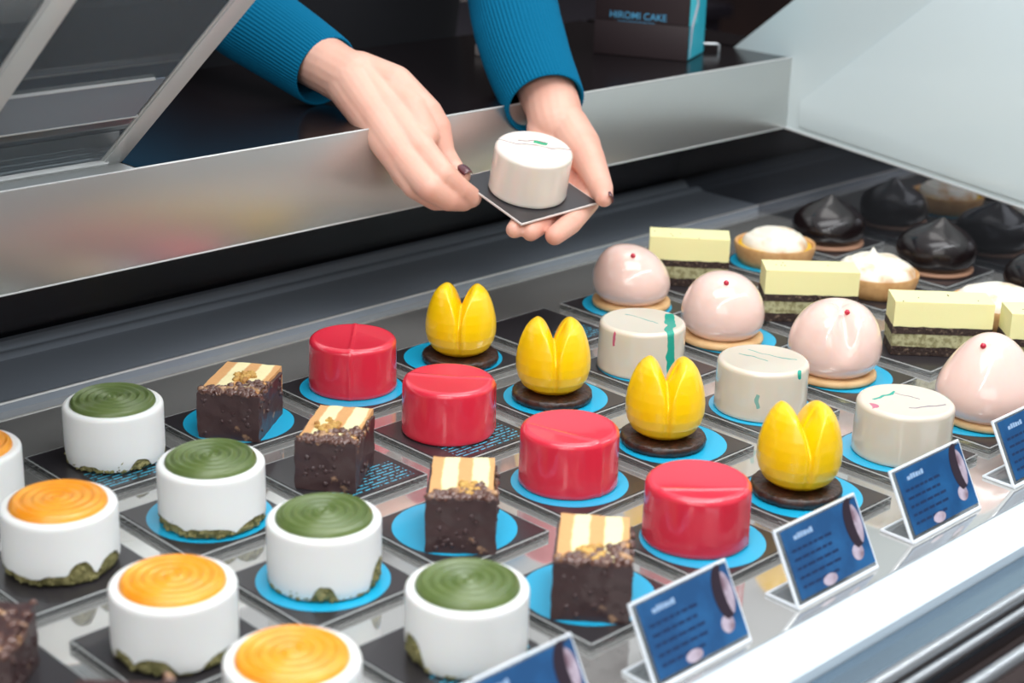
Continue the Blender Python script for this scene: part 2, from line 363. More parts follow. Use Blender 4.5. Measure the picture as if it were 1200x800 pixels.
door('sliding_glass_door', 'front sliding glass door at the far left edge, overlapping the one with the pale reflected band', -.50, .0530, -.0105, .34, None)

# ================================================================== PLATES
M['plaincard'] = M['black']
def make_plate(disc):
    t = thing('acrylic_plate', '', 'serving plate', (0, 0, -.0049), 0, 'acrylic plates under the pastries')
    h = .0402
    q = MB(); q.box((-h, -h, 0), (h, h, .0042)); q.build('clear_slab', M['plateacr'], t, bevel=.0005); q = MB(); e_ = h-.0003
    q.tube([(-e_, -e_, .0040), (e_, -e_, .0040), (e_, e_, .0040), (-e_, e_, .0040), (-e_, -e_+.0002, .0040)], .00045, 6); q.tube([(-e_, -e_, .0006), (e_, -e_, .0006), (e_, e_, .0006), (-e_, e_, .0006), (-e_, -e_+.0002, .0006)], .00035, 6); q.build('polished_edge', M['plateedge'], t)
    h = .0388
    q = MB(); q.box((-h, -h, .0043), (h, h, .00465)); c = q.build('printed_card', M['textcard'] if disc == 2 else M['black'], t, smooth=False)
    if disc == 1:
        q = MB(); q.lathe([(.0378, .00468), (.0378, .00488)], 72); q.build('cyan_disc', M['cyan'], c)
    return t
plate0 = {k: make_plate(k) for k in (0, 1, 2)}; pused = {0: False, 1: False, 2: False}
def plate(x, y, rz, disc, label):
    disc = int(disc); p = plate0[disc]
    if not pused[disc]:
        pused[disc] = True; p.location = (x, y, -.0049); p.rotation_euler = (0, 0, rz); p['label'] = label; return p
    return dup(p, (x, y, -.0049), rz, label)
Z = .0001
# ================================================================== CAKES
def face_bites(bites, base):
    def zb(th):
        rel = (math.degrees(th - FACE) + 180) % 360 - 180
        z = base
        for a, w, h in bites:
            d = abs((rel-a+180) % 360-180)/w
            if d < 1: z = max(z, h*(1-d**3))
        z += .0007*noise.noise(Vector((math.cos(th)*5, math.sin(th)*5, a if bites else 0))) + .0005*noise.noise(Vector((math.cos(th)*14, math.sin(th)*14, 3)))
        return max(z, .0006)
    return zb
def shell_cake(x, y, kind, label, bites, base=.0014, seed=0, R=.0321):
    t = thing('spiral_topped_cake', label, 'cake', (x, y, Z), 0, ('green' if kind == 'green' else 'orange') + ' spiral topped white cakes')
    zb = face_bites(bites, base)
    H = .0378
    q = MB(); prof = []
    for k in range(15):
        s = k/14; prof.append((s, 'side'))
    seg = 120; vs = []; fs = []; rows = []
    side = [k/14 for k in range(15)]
    def ring(fn):
        rows.append([fn(2*PI*i/seg) for i in range(seg)])
    for s in side:
        def fn(th, s=s):
            z0 = zb(th); z = z0 + (H-.0026-z0)*s
            r = R - .0012*max(0, 1-z/.008)**2 + .0001*math.sin(th*3+seed)
            return (r*math.cos(th), r*math.sin(th), z)
        ring(fn)
    for a in (25, 50, 75, 90):
        ring(lambda th, a=a: ((R-.0026+.0026*math.cos(rad(a)))*math.cos(th), (R-.0026+.0026*math.cos(rad(a)))*math.sin(th), H-.0026+.0026*math.sin(rad(a))))
    ring(lambda th: ((R-.006)*math.cos(th), (R-.006)*math.sin(th), H-.0006))
    ring(lambda th: (.004*math.cos(th), .004*math.sin(th), H-.0006))
    n = len(rows)
    inner = []                                    # underside of the shell lip
    for th in [2*PI*i/seg for i in range(seg)]:
        inner.append(((R-.0065)*math.cos(th), (R-.0065)*math.sin(th), zb(th)+.0015))
    rows = [inner] + rows; n += 1
    for r in rows: vs += r
    for k in range(n-1):
        for i in range(seg):
            j = (i+1) % seg; fs.append((k*seg+i, k*seg+j, (k+1)*seg+j, (k+1)*seg+i))
    fs.append(tuple((n-1)*seg+i for i in range(seg))); fs.append(tuple(range(seg-1, -1, -1)))
    q.add(vs, fs); q.build('white_shell', M['white'], t, angle=60)
    q = MB()                                       # crumb biscuit foot
    def cf(r, z, th, k):
        d = 1 + (.05*noise.noise(Vector((math.cos(th)*7+seed, math.sin(th)*7, z*240))) + .045*noise.noise(Vector((math.cos(th)*22+seed, math.sin(th)*22, z*500))))*(1 if k < 9 else 0)
        return (r*d*math.cos(th), r*d*math.sin(th), z)
    q.lathe([(.0275, 0), (.0296, .001), (.0303, .003), (.0306, .005), (.0307, .007), (.0307, .009), (.0306, .011), (.0304, .013), (.0300, .015), (.024, .017)], 110, cf)
    random.seed(seed*13+5)
    for k in range(110):
        a = random.uniform(0, 2*PI); zz_ = random.uniform(.0012, max(.003, zb(a)-.0006)); r_ = random.uniform(.0010, .0021)
        q.blob((.0300*math.cos(a), .0300*math.sin(a), max(zz_, r_)), r_, 2, .7, (1, 1, .85), k)
    q.build('crumb_base', M['crumb'], t, angle=80)
    q = MB(); D = .0274; amp = .00085 if kind == 'green' else .0006; pitch = .0057  # spiral disc
    seg = 110; nr = 46; vs = []; fs = []; h0 = H-.0007; th0 = 2.6+seed
    for k in range(nr+1):
        r = D*k/nr
        for i in range(seg):
            a = 2*PI*i/seg
            edge = max(0, (r-(D-.0032))/.0032)
            z = h0 + .0036 + .0006*(1-(r/D)**2) - .0036*(1-math.sqrt(max(0, 1-edge**2)))
            if r < D-.002: z += amp*math.cos(2*PI*(r/pitch) - a - th0)*min(1, r/.002)
            vs.append((r*math.cos(a), r*math.sin(a), z))
    for k in range(nr):
        for i in range(seg):
            j = (i+1) % seg; fs.append((k*seg+i, (k+1)*seg+i, (k+1)*seg+j, k*seg+j))
    fs.append(tuple(nr*seg+i for i in range(seg-1, -1, -1)))
    q.add(vs, fs); q.build('spiral_disc', M[kind], t, angle=70)
    return t

def glazed(x, y, label, material, R, H, name, group, rot=0, crease=None, seed=0, parent=None, rnd=.0042):
    prof = [(R*.90, 0), (R*.985, .0004), (R*1.004, .0016), (R*.995, .0032)]
    prof += [(R*(.995-.012*k/8), .0032+(H-rnd-.0032)*k/8) for k in range(1, 9)]
    Rt = R*.983
    prof += [(Rt-rnd+rnd*math.cos(rad(a)), H-rnd+rnd*math.sin(rad(a))) for a in (15, 30, 45, 60, 75, 88)]
    prof += [((Rt-rnd)*(1-k/30)+.0004, H-.0008*math.sin(PI/2*k/30)) for k in range(1, 30)]
    def fn(r, z, th, k):
        w = 1 + .006*noise.noise(Vector((math.cos(th)*1.3+seed, math.sin(th)*1.3, z*30)))
        px, py = r*w*math.cos(th), r*w*math.sin(th); pz = z
        if k < 3: px *= 1+.010*noise.noise(Vector((th*3, seed, 0))); py *= 1+.010*noise.noise(Vector((th*3, seed, 0)))
        if crease:          # thin raised glaze ridge across the top and down the side
            ca, off, ln = crease
            u = px*math.cos(ca)+py*math.sin(ca); v = -px*math.sin(ca)+py*math.cos(ca)
            g = math.exp(-((v-off)/.0013)**2)*(1 if u > -ln else max(0, 1-((-ln-u)/.004)))
            if k >= 12: pz += .0007*g
            else: px += .0007*g*math.cos(th); py += .0007*g*math.sin(th)
        return (px, py, pz)
    q = MB()
    fine = []                                     # denser rings keep the ridge smooth
    for a, c in zip(prof[:-1], prof[1:]):
        fine.append(a); 
    fine.append(prof[-1])
    q.lathe(prof, 160, fn)
    o = q.build(name, material, parent, angle=50)
    o.location = (x, y, Z); o.rotation_euler = (0, 0, rot)
    if label: tag(o, label, 'cake', group)
    return o

def tulip(x, y, label, rot=0, seed=0):
    t = thing('tulip_cake', label, 'cake', (x, y, Z), 0, 'yellow tulip shaped cakes')
    q = MB()
    q.lathe([(.024, 0), (.0284, .0006), (.0292, .003), (.0287, .0058), (.0272, .0068), (.020, .0070), (.003, .0070)], 120,
            lambda r, z, th, k: ((r*(1+.03*noise.noise(Vector((math.cos(th)*14+seed, math.sin(th)*14, k)))))*math.cos(th), (r*(1+.03*noise.noise(Vector((math.cos(th)*14+seed, math.sin(th)*14, k)))))*math.sin(th), z + (.0005*noise.noise(Vector((r*600, th*12, seed))) if 3 < k < 6 else 0)))
    q.build('chocolate_biscuit', M['choc'], t, angle=70)
    seg = 160; rows = []
    pts = [(0, .0130), (.04, .0180), (.10, .0222), (.20, .0252), (.32, .0268), (.44, .0269), (.56, .0261), (.68, .0246), (.78, .0228), (.87, .0206), (.94, .0178), (.98, .0150), (1, .0120)]
    ZB, ZT = .0066, .0602
    prof = []
    for k in range(len(pts)-1):
        for s_ in range(4):
            f = s_/4; prof.append((pts[k][1]+(pts[k+1][1]-pts[k][1])*f, ZB+(ZT-ZB)*(pts[k][0]+(pts[k+1][0]-pts[k][0])*f)))
    prof += [(.0120*(1-k/10)+.0002, ZT) for k in range(10)]
    RX, RY = math.cos(FACE+rot+PI/2), math.sin(FACE+rot+PI/2); FX, FY = math.cos(FACE+rot), math.sin(FACE+rot)
    def fn(r, z, th, k):
        lx = r*math.sin(th); ly = r*math.cos(th)           # lx sideways, ly towards the customer
        u = (z-ZB)/(ZT-ZB)
        ax_ = abs(lx)
        top_ = ZT - .0185*max(0, 1-ax_/.0125)**2.3 - .0042*(ly/.017)**2 - .0050*max(0, (ax_-.0125)/.008)**2
        zz = min(z, max(top_, .030))
        g = math.exp(-(lx/.0016)**2)*min(1, u*4)
        st = .0012*math.exp(-((lx-.0035)/.004)**2)*min(1, u*3)*(1 if ly > 0 else 0)
        k_ = (r - .0024*g*(1 if r > .006 else 0) + st)/max(r, 1e-5)
        lx *= k_; ly *= k_
        return (lx*RX+ly*FX, lx*RY+ly*FY, zz)
    q = MB(); q.lathe(prof, 200, fn); o = q.build('tulip_petals', M['yellow'], t, angle=180)
    md = o.modifiers.new('r', 'REMESH'); md.mode = 'VOXEL'; md.voxel_size = .0006; md.use_smooth_shade = True
    md = o.modifiers.new('s', 'SMOOTH'); md.factor = .5; md.iterations = 6
    return t

def peach(x, y, label, H, R, tip, crease, top, seed=0, cook=.0330):
    """tip: sideways offset of the summit; crease: (relative heading, depth); top: sharpness"""
    t = thing('pink_dome_cake', label, 'cake', (x, y, Z), 0, 'pale pink dome cakes on cookies')
    q = MB(); q.lathe([(cook*.93, 0), (cook, .001), (cook*1.01, .0025), (cook, .0042), (cook*.96, .0052), (cook*.7, .0054), (.002, .0054)], 90,
            lambda r, z, th, k: (r*(1+.012*noise.noise(Vector((math.cos(th)*3+seed, math.sin(th)*3, k*.3))))*math.cos(th), r*(1+.012*noise.noise(Vector((math.cos(th)*3+seed, math.sin(th)*3, k*.3))))*math.sin(th), z))
    q.build('cookie_base', M['cookie'], t, angle=60)
    seg = 120; z0 = .0050; hh = H-z0
    rnd_ = [(.70, 0), (.84, .06), (.94, .16), (.99, .27), (1, .38), (.975, .50), (.91, .62), (.80, .75), (.63, .87), (.42, .95), (.20, .99), (.01, 1)]
    con_ = [(.80, 0), (.91, .06), (.98, .15), (1, .25), (.97, .36), (.89, .48), (.77, .61), (.61, .75), (.44, .87), (.28, .95), (.13, .99), (.01, 1)]
    base = [(a*(1-top)+c*top, d*(1-top)+e*top) for (a, d), (c, e) in zip(rnd_, con_)]
    prof = []
    for k in range(len(base)-1):
        p0, p1, p2, p3 = base[max(k-1, 0)], base[k], base[k+1], base[min(k+2, len(base)-1)]
        for s_ in (0, .25, .5, .75):
            cr_ = [.5*((2*p1[i])+(p2[i]-p0[i])*s_+(2*p0[i]-5*p1[i]+4*p2[i]-p3[i])*s_**2+(3*p1[i]-p0[i]-3*p2[i]+p3[i])*s_**3) for i in (0, 1)]
            prof.append((max(R*cr_[0], .0004), z0+hh*min(cr_[1], 1)))
    prof.append((.0003, z0+hh))
    tx, ty = tip
    RX, RY = math.cos(FACE+PI/2), math.sin(FACE+PI/2); FX, FY = math.cos(FACE), math.sin(FACE)
    def fn(r, z, th, k):
        u = max(0, (z-z0)/hh); rel = (math.degrees(th-FACE)+180) % 360-180
        rr = r*(1+.02*noise.noise(Vector((math.cos(th)*1.2+seed, math.sin(th)*1.2, z*30))))
        zz = z
        for ca, dep, wd in crease:
            la = rr*math.sin(rad(rel-ca)); fw = rr*math.cos(rad(rel-ca))
            g = math.exp(-(la/wd)**2)*max(0, min(1, (fw+.012)/.012))
            rr -= dep*g*max(0, u-.25)**1.2*(rr/R)
            zz -= dep*.45*g*max(0, u-.3)**2
        ox = (tx*RX + ty*FX)*u**2.2; oy = (tx*RY + ty*FY)*u**2.2
        return (rr*math.cos(th)+ox, rr*math.sin(th)+oy, zz)
    q = MB(); q.lathe(prof, seg, fn); o = q.build('glazed_dome', M['pink'], t, angle=75)
    md = o.modifiers.new('s', 'SMOOTH'); md.factor = .5; md.iterations = 3
    return t, (tx*RX+ty*FX, tx*RY+ty*FY)

def peppercorn(x, y, z, label):
    q = MB(); q.blob((0, 0, 0), .0021, 3, .12, seed=x*10)
    o = q.build('pink_peppercorn', M['berry']); o.location = (x, y, z); tag(o, label, 'peppercorn', 'pink peppercorns on the dome cakes'); return o

def dome_cake(x, y, label, R, H, tip, seed):
    t = thing('chocolate_dome_cake', label, 'cake', (x, y, Z), 0, 'dark chocolate dome cakes')
    q = MB(); c = .0345; q.lathe([(c*.95, 0), (c, .0008), (c*1.01, .0022), (c*.99, .0036), (c*.7, .0040), (.002, .0040)], 90); q.build('cookie_base', M['cookie2'], t, angle=60)
    base = [(.74, 0), (.87, .03), (.955, .10), (1, .20), (1.01, .31), (.985, .42), (.93, .52), (.84, .61), (.71, .69), (.55, .76), (.40, .815), (.28, .865), (.19, .91), (.125, .945), (.08, .972), (.04, .992), (.006, 1)]
    prof = []
    for (a, za), (c_, zc) in zip(base[:-1], base[1:]):
        for s in (0, .5): prof.append((R*(a+(c_-a)*s), .0038+(H-.0038)*(za+(zc-za)*s)))
    prof.append((.0003, H))
    tx, ty = tip
    RX, RY = math.cos(FACE+PI/2), math.sin(FACE+PI/2); FX, FY = math.cos(FACE), math.sin(FACE)
    def fn(r, z, th, k):
        u = (z-.0038)/(H-.0038)
        f = 1 + .055*math.sin(th*2+u*5+seed)*max(0, u-.15)*(1-u)*2.2 + .03*noise.noise(Vector((math.cos(th)*1.6+seed, math.sin(th)*1.6, u*2)))
        v = max(0, u-.55)/.45
        return (r*f*math.cos(th)+(tx*RX+ty*FX)*v**1.6, r*f*math.sin(th)+(tx*RY+ty*FY)*v**1.6, z)
    q = MB(); q.lathe(prof, 110, fn); o = q.build('chocolate_dome', M['dome'], t, angle=75)
    md = o.modifiers.new('s', 'SMOOTH'); md.factor = .5; md.iterations = 4
    return t

def meringue_tart(x, y, label, seed, spread, tiph, tip=(0, 0), R=.0375):
    t = thing('meringue_tart', label, 'tart', (x, y, Z), 0, 'meringue topped tarts')
    q = MB(); q.lathe([(R*.84, 0), (R*.88, .0006), (R*.93, .006), (R*.985, .013), (R, .0170), (R*.985, .0185), (R*.95, .0182), (R*.925, .0165), (R*.90, .014), (.004, .0135)], 120,
        lambda r, z, th, k: (r*(1+.008*noise.noise(Vector((math.cos(th)*4+seed, math.sin(th)*4, k*.2))))*math.cos(th), r*(1+.008*noise.noise(Vector((math.cos(th)*4+seed, math.sin(th)*4, k*.2))))*math.sin(th), z))
    q.build('tart_shell', M['tart'], t, angle=50)
    q = MB(); q.lathe([(R*.905, .0137), (R*.90, .0160), (R*.8, .0164), (.003, .0166)], 80); q.build('lemon_filling', M['curd'], t)
    n = 26; prof = []
    for k in range(n+1):
        a = PI/2*k/n; prof.append((max(.0004, R*spread*max(0, math.cos(a))**.9), .0158+.0150*math.sin(a)**1.0))
    RX, RY = math.cos(FACE+PI/2), math.sin(FACE+PI/2); FX, FY = math.cos(FACE), math.sin(FACE)
    def fn(r, z, th, k):
        u = 1-r/(R*spread)
        f = 1+.05*noise.noise(Vector((math.cos(th)*1.5+seed, math.sin(th)*1.5, k*.06)))
        zz = z + .0015*noise.noise(Vector((r*70*math.cos(th), r*70*math.sin(th), seed))) + tiph*math.exp(-(r/.0038)**1.3) + .0006*math.sin(th+r*900)*(1-u)*u*4
        return (r*f*math.cos(th)+(tip[0]*RX+tip[1]*FX)*u, r*f*math.sin(th)+(tip[0]*RY+tip[1]*FY)*u, zz)
    q = MB(); q.lathe(prof, 110, fn); o = q.build('meringue', M['meringue'], t, angle=75)
    return t

def rough_box(q, lo, hi, nx, ny, nz, amp, seed, freq=90):
    """closed box with gently uneven faces"""
    bm = bmesh.new(); bmesh.ops.create_cube(bm, size=1)
    bmesh.ops.subdivide_edges(bm, edges=bm.edges, cuts=max(nx, ny, nz), use_grid_fill=True)
    vs = []
    c = [(a+b)/2 for a, b in zip(lo, hi)]; s = [b-a for a, b in zip(lo, hi)]
    for v in bm.verts:
        p = Vector((c[0]+v.co.x*s[0], c[1]+v.co.y*s[1], c[2]+v.co.z*s[2]))
        d = Vector([noise.noise(Vector((p.x*freq+seed+k*7, p.y*freq, p.z*freq))) for k in range(3)])*amp
        if v.co.z < -.49: d.z = 0
        vs.append(tuple(p+d))
    q.add(vs, [tuple(v.index for v in f.verts) for f in bm.faces]); bm.free()

def slice_cake(x, y, rz, label, W=.079, Dp=.030, seed=0):
    t = thing('layered_cake_slice', label, 'cake slice', (x, y, Z), rz, 'pale yellow layered slices')
    for nm, z0, z1, mm, ex, amp in (('base_layer', 0, .0072, 'seed', .0, .0006), ('matcha_layer', .0070, .0180, 'matcha', -.0002, .0003), ('crumb_layer', .0178, .0236, 'seed', .0004, .0007), ('cream_layer', .0234, .0440, 'creamtop', -.0001, .00015)):
        q = MB(); rough_box(q, (-W/2-ex, -Dp/2-ex, z0), (W/2+ex, Dp/2+ex, z1), 12, 5, 4, amp, seed+z0*999, 160)
        q.build(nm, M[mm], t, angle=50)
    q = MB(); random.seed(int(seed*7)+3)
    for k in range(5):
        q.blob((random.uniform(-W*.45, W*.45), -Dp/2+random.uniform(-.0004, Dp*.7), .0441), .0006, 1)
    q.build('vanilla_speck', M['choc'], t)['kind'] = 'stuff'
    return t

def brownie(x, y, rz, label, seed, W=.0415, Dp=.060, H=.0335, cover=(.30, .85), crumble=(-.004, .0), topm='stripe'):
    return _brownie(x, y, rz, label, seed, W, Dp, H, cover, crumble, topm)
def _brownie(x, y, rz, label, seed, W=.0415, Dp=.060, H=.0335, cover=(.30, .85), crumble=(-.004, .0), topm='stripe'):
    t = thing('nut_chocolate_slice', label, 'cake slice', (x, y, Z), rz, 'layered nut chocolate slices')
    q = MB(); rough_box(q, (-W/2+.0015, -Dp/2+.002, .0008), (W/2-.0012, Dp/2, H), 12, 12, 8, .0006, seed, 130)
    q.build('layered_sponge', M[topm], t, angle=55)
    q = MB(); random.seed(seed)
    # coating: front face, right flank and lower body wrap the sponge; its top rim sits just below the striped top
    rough_box(q, (-W/2, -Dp/2-.0005, 0), (W/2+.0008, Dp/2-.006, H-.0022), 12, 12, 8, .0010, seed+5, 110)
    rough_box(q, (-W/2+.0008, -Dp/2-.0015, .0), (W/2+.0012, -Dp/2+.0028, H-.0004), 14, 3, 10, .0011, seed+9, 140)
    for k in range(26):                              # nut lumps in the front and right faces
        if random.random() < .65: c = (random.uniform(-W/2+.003, W/2-.002), -Dp/2-.0012, random.uniform(.003, H-.002))
        else: c = (W/2+.0008, random.uniform(-Dp/2, Dp/2-.01), random.uniform(.003, H-.003))
        q.blob(c, random.uniform(.0010, .0020), 2, .5, (1, .6, 1), k)
    q.build('chocolate_coating', M['coat'], t, angle=60)
    q = MB()
    for k in range(120):                             # rough nutty glaze over the front right of the top
        u = random.random(); v = random.random()**1.4
        px = -W/2+.002 + (W-.002)*u; reach = cover[0]*.30+ (cover[1])*u*.62
        py = -Dp/2-.0005 + v*reach*Dp*.8
        q.blob((px, py, H-.0004+random.uniform(-.0005, .0008)), random.uniform(.0015, .0029), 2, .6, (1, 1, .75), k)
    for k in range(20):
        q.blob((W/2+.0006, random.uniform(-Dp/2, Dp*.12), H-random.uniform(.0, .006)), random.uniform(.0012, .0022), 2, .6, (.7, 1, 1), k+50)
    q.build('nut_glaze', M['nuts'], t, angle=60)
    q = MB()
    for k in range(34):
        a = random.uniform(0, 2*PI); rr = random.uniform(0, .0075)
        q.blob((crumble[0]+rr*math.cos(a), crumble[1]-.006+rr*1.3*math.sin(a), H+.0006), random.uniform(.0012, .0024), 2, .6, (1, 1, .8), k)
    q.build('nut_crumble', M['crumble'], t, angle=60)
    return t

ROW = ['back', 'second from back', 'third from back', 'front']
G = lambda i, j, dx=0, dy=0: (i*.1+dx*.1, -j*.10972+dy*.1)
plates = []
def pl(i, j, disc, what, dx=0, dy=0, rz=0):
    x, y = G(i, j); plates.append((x+dx, y+dy, rz, disc, what))
# ---- orange
op = [(-.003, -.028), (.013, .023), (-.037, -.09), (-.042, .007)]
on = ['orange spiral topped white cake cut off by the left edge',
      'orange spiral topped white cake with ragged olive crumb foot, near the left edge',
      'orange spiral topped white cake between the crumb footed one and the frontmost one',
      'frontmost orange spiral topped white cake, cut off by the bottom edge']
ob = [[(20, 60, .004)], [(-60, 70, .0068), (8, 22, .0078), (34, 17, .0145), (72, 24, .0125)], [(-42, 20, .0105), (-8, 24, .0105), (60, 28, .0085)], [(0, 30, .006)]]
for j in range(4):
    x, y = G(0, j, *op[j]); shell_cake(x, y, 'orange', on[j], ob[j], (.0020, .0056, .0024, .002)[j], j+1, .0325)
    pl(0, j, False, 'under ' + ['the orange cake at the left edge', 'the orange cake with the crumb foot', 'the middle orange cake', 'the frontmost orange cake'][j], .0, [0, .0, -.006, 0][j])
# ---- green
gp = [(.053, .041), (-.012, -.046), (.015, .005), (.061, -.014)]
gn = ['back green spiral topped white cake on a dark card beside the chocolate slice', 'green spiral topped white cake second from back, crumb along its foot, cyan disc',
      'green spiral topped white cake third from back, small notch in its foot', 'frontmost green spiral topped white cake with crumb showing at lower left']
gb = [[(-82, 24, .015), (-18, 18, .005), (44, 16, .008)], [(-50, 44, .0082), (5, 38, .0072), (62, 30, .0085)], [(6, 14, .0105), (78, 22, .017)], [(-60, 22, .017), (-95, 18, .012)]]
for j in range(4):
    x, y = G(1, j, *gp[j]); shell_cake(x, y, 'green', gn[j], gb[j], .0013, j+11, .0320)
    pl(1, j, (2, 1, 1, 2)[j], 'under the ' + ROW[j] + ' green spiral cake')
# ---- chocolate nut slices
bn = ['nut chocolate slice furthest back, turned to show its right flank, on a cyan disc', 'nut chocolate slice second from back on a dark card with fine cyan print',
      'nut chocolate slice third from back standing square on a cyan disc', 'frontmost nut chocolate slice on a cyan disc behind the price signs']
bpos = [(.1756, -.0215, -9), (.1733, -.1278, -8), (.1785, -.2467, 0), (.1761, -.3522, -4)]
for j, (fx, fy, tw) in enumerate(bpos):
    rz = rad(-45 + tw)                       # front face normal is local -y
    d = Vector((math.sin(rz)*-1, math.cos(rz), 0))*.0300
    W = (.0420, .0380, .0400, .0415)[j]
    brownie(fx+d.x, fy+d.y, rz, bn[j], 3+j*5, W, .058, (.0330, .0335, .0350, .0350)[j], (.3, (1.0, .8, .75, .85)[j]), ((.002, .008), (-.004, .0), (.004, -.010), (-.001, -.012))[j])
    pl(2, j, (1, 2, 1, 1)[j], 'under the ' + ROW[j] + ' nut chocolate slice', 0, [0, 0, 0, 0][j])
# ---- red
rp = [(.036, .032), (.002, .059), (.011, .026), (0, .058)]
rn = ['back red glazed round cake with a curved crease on its top', 'red glazed round cake second from back on a dark card with cyan print', 'red glazed round cake third from back on a cyan disc', 'frontmost red glazed round cake beside the price signs']
cr = [(FACE+rad(2), .000, .030), (FACE+rad(85), .004, .028), (FACE+rad(60), -.012, .02), (FACE+rad(95), -.014, .025)]
for j in range(4):
    x, y = G(3, j, *rp[j]); glazed(x, y, rn[j], M['red'], .0322, .0375, 'red_glazed_cake', 'red glazed round cakes', 0, cr[j], j)
    pl(3, j, (1, 2, 1, 1)[j], 'under the ' + ROW[j] + ' red cake')
# ---- tulips
tp = [(-.002, -.082), (-.03, .008), (-.043, .038), (-.018, .041)]
tn = ['back yellow tulip cake on its chocolate biscuit beside the empty plate', 'yellow tulip cake second from back, beside the second red cake', 'yellow tulip cake third from back, in front of the cream cake with the teal stripe', 'frontmost yellow tulip cake, just behind the price signs']
for j in range(4):
    x, y = G(4, j, *tp[j]); tulip(x, y, tn[j], rad((-2, 3, 0, 6)[j]), j)
    pl(4, j, True, 'under the ' + ROW[j] + ' yellow tulip cake')
# ---- cream with streaks
Rw = Vector((math.cos(FACE+PI/2), math.sin(FACE+PI/2), 0)); Fw = Vector((math.cos(FACE), math.sin(FACE), 0))
tealc, mag, pur, gte = (22, 160, 138), (196, 96, 122), (112, 84, 110), (128, 176, 164)
def V(a): return (a.x, a.y, a.z)
top = Vector((0, 0, .036))
CM = [cream_mat('cream glaze with teal stripe', [(V(Rw), .0195, .0034, tealc, V(Rw*.02+Fw*.012+top*.7), .030), (V((Rw*.6-Fw*.8)), .003, .0007, gte, V(top-Rw*.004), .016), (V(Rw*.9+Fw*.4), -.018, .0008, mag, V(top-Rw*.012+Fw*.012), .006), (V(Rw), -.022, .001, mag, V(Fw*.022-Rw*.021+top*.8), .006)]),
      cream_mat('cream glaze with pale streaks', [(V((Rw*.5-Fw*.86)), .010, .0007, gte, V(top+Rw*.002), .02), (V((Rw*.6-Fw*.8)), -.002, .0006, gte, V(top-Rw*.01), .012), (V(Rw), .0225, .003, tealc, V(Rw*.023+Fw*.022+top*.93), .0045), (V(Rw), -.008, .0013, gte, V(Fw*.032-Rw*.008+top*.45), .004)]),
      cream_mat('cream glaze with mixed streaks', [(V((Rw*.75+Fw*.66)), -.016, .0011, tealc, V(top-Rw*.014-Fw*.008), .012), (V(Rw), -.024, .003, mag, V(top*.95-Rw*.025+Fw*.012), .0045), (V((Rw*.3+Fw*.95)), .012, .0007, pur, V(top+Rw*.012+Fw*.01), .013), (V((Rw*.5-Fw*.86)), .008, .0006, pur, V(top+Rw*.003-Fw*.008), .008), (V(Rw*.95-Fw*.3), .029, .0012, tealc, V(top+Rw*.029), .016)])]
cpn = [(-.038, .033), (-.006, .01), (.082, -.019)]
cn = ['cream glazed round cake with a broad teal stripe down its right side', 'cream glazed round cake with thin pale streaks and a teal spot at its rim', 'frontmost cream glazed round cake with teal, pink and purple flecks']
for k in range(3):
    x, y = G(5, k+1, *cpn[k]); glazed(x, y, cn[k], CM[k], .0333, .0366, 'cream_glazed_cake', 'cream glazed round cakes', 0, None, k+20, rnd=.0036)
    pl(5, k+1, True, 'under ' + ['the cream cake with the teal stripe', 'the cream cake with the teal spot', 'the frontmost cream cake'][k], (0, 0, .004)[k])
pl(5, 0, 2, 'left empty behind the row of cream cakes')
# ---- pink domes
pp = [(.604, -.001), (.594, -.107), (.594, -.214), (.606, -.338)]
pn = ['back pink dome cake, its summit leaning left with one peppercorn', 'smooth round pink dome cake second from back on a tan cookie', 'pink dome cake with two lobes and a crease, third from back', 'frontmost pink dome cake, tall and cone shaped, behind the price signs']
ps = [(.0520, .0330, (-.006, 0), [(75, .004, .012)], .15), (.0555, .0332, (-.002, 0), [], .05), (.0600, .0352, (.001, .002), [(4, .024, .0070)], .0), (.0635, .0368, (-.001, 0), [], .85)]
pkx = [(743, 297), (852, 329), (990, 365), (1152, 405)]
pkl = ['pink peppercorn on the back pink dome cake', 'pink peppercorn on the smooth round pink dome cake', 'pink peppercorn on the two lobed pink dome cake', 'pink peppercorn on top of the cone shaped pink dome cake']
def on_surface(o, base, x, y):
    best = None; r = (at(x, y, 1)-CP).normalized()
    for v in o.data.vertices:
        p = v.co+base; d = p-CP; t_ = d.dot(r); off_ = (d-r*t_).length
        if off_ < .003 and (best is None or t_ + off_ < best[0]): best = (t_+off_, p.copy())
    return best[1] if best else base+Vector((0, 0, .05))
for j in range(4):
    x, y = pp[j]; t, off = peach(x, y, pn[j], ps[j][0], ps[j][1], ps[j][2], ps[j][3], ps[j][4], j*2.3)
    dm = [c for c in t.children if c.name.startswith('glazed_dome')][0]
    pk_ = on_surface(dm, Vector((x, y, Z)), *pkx[j]); peppercorn(pk_.x, pk_.y, pk_.z+.0010, pkl[j])
    pl(6, j, True, 'under the ' + ROW[j] + ' pink dome cake')
# ---- layered slices
sn = ['back pale yellow layered slice, nearest the steel rail', 'pale yellow layered slice second from back, in front of the white peaked tart', 'pale yellow layered slice third from back, its left end showing', 'pale yellow layered slice cut off by the right edge']
sp_ = [(.6785, -.0003, -4), (.6816, -.1291, 0), (.6935, -.2460, -1), (.7180, -.3020, 0)]
for j, (fx, fy, tw) in enumerate(sp_):
    rz = rad(-45+tw); W = (.070, .0775, .0775, .078)[j]
    d = Vector((-math.sin(rz), math.cos(rz), 0))*.016
    if j == 3: d = d + Vector((math.cos(rz), math.sin(rz), 0))*.028
    slice_cake(fx+d.x, fy+d.y, rz, sn[j], W, .031, j*3.1)
    pl(7, j, False, 'under the ' + ROW[j] + ' layered slice', [0, 0, 0, .040][j])
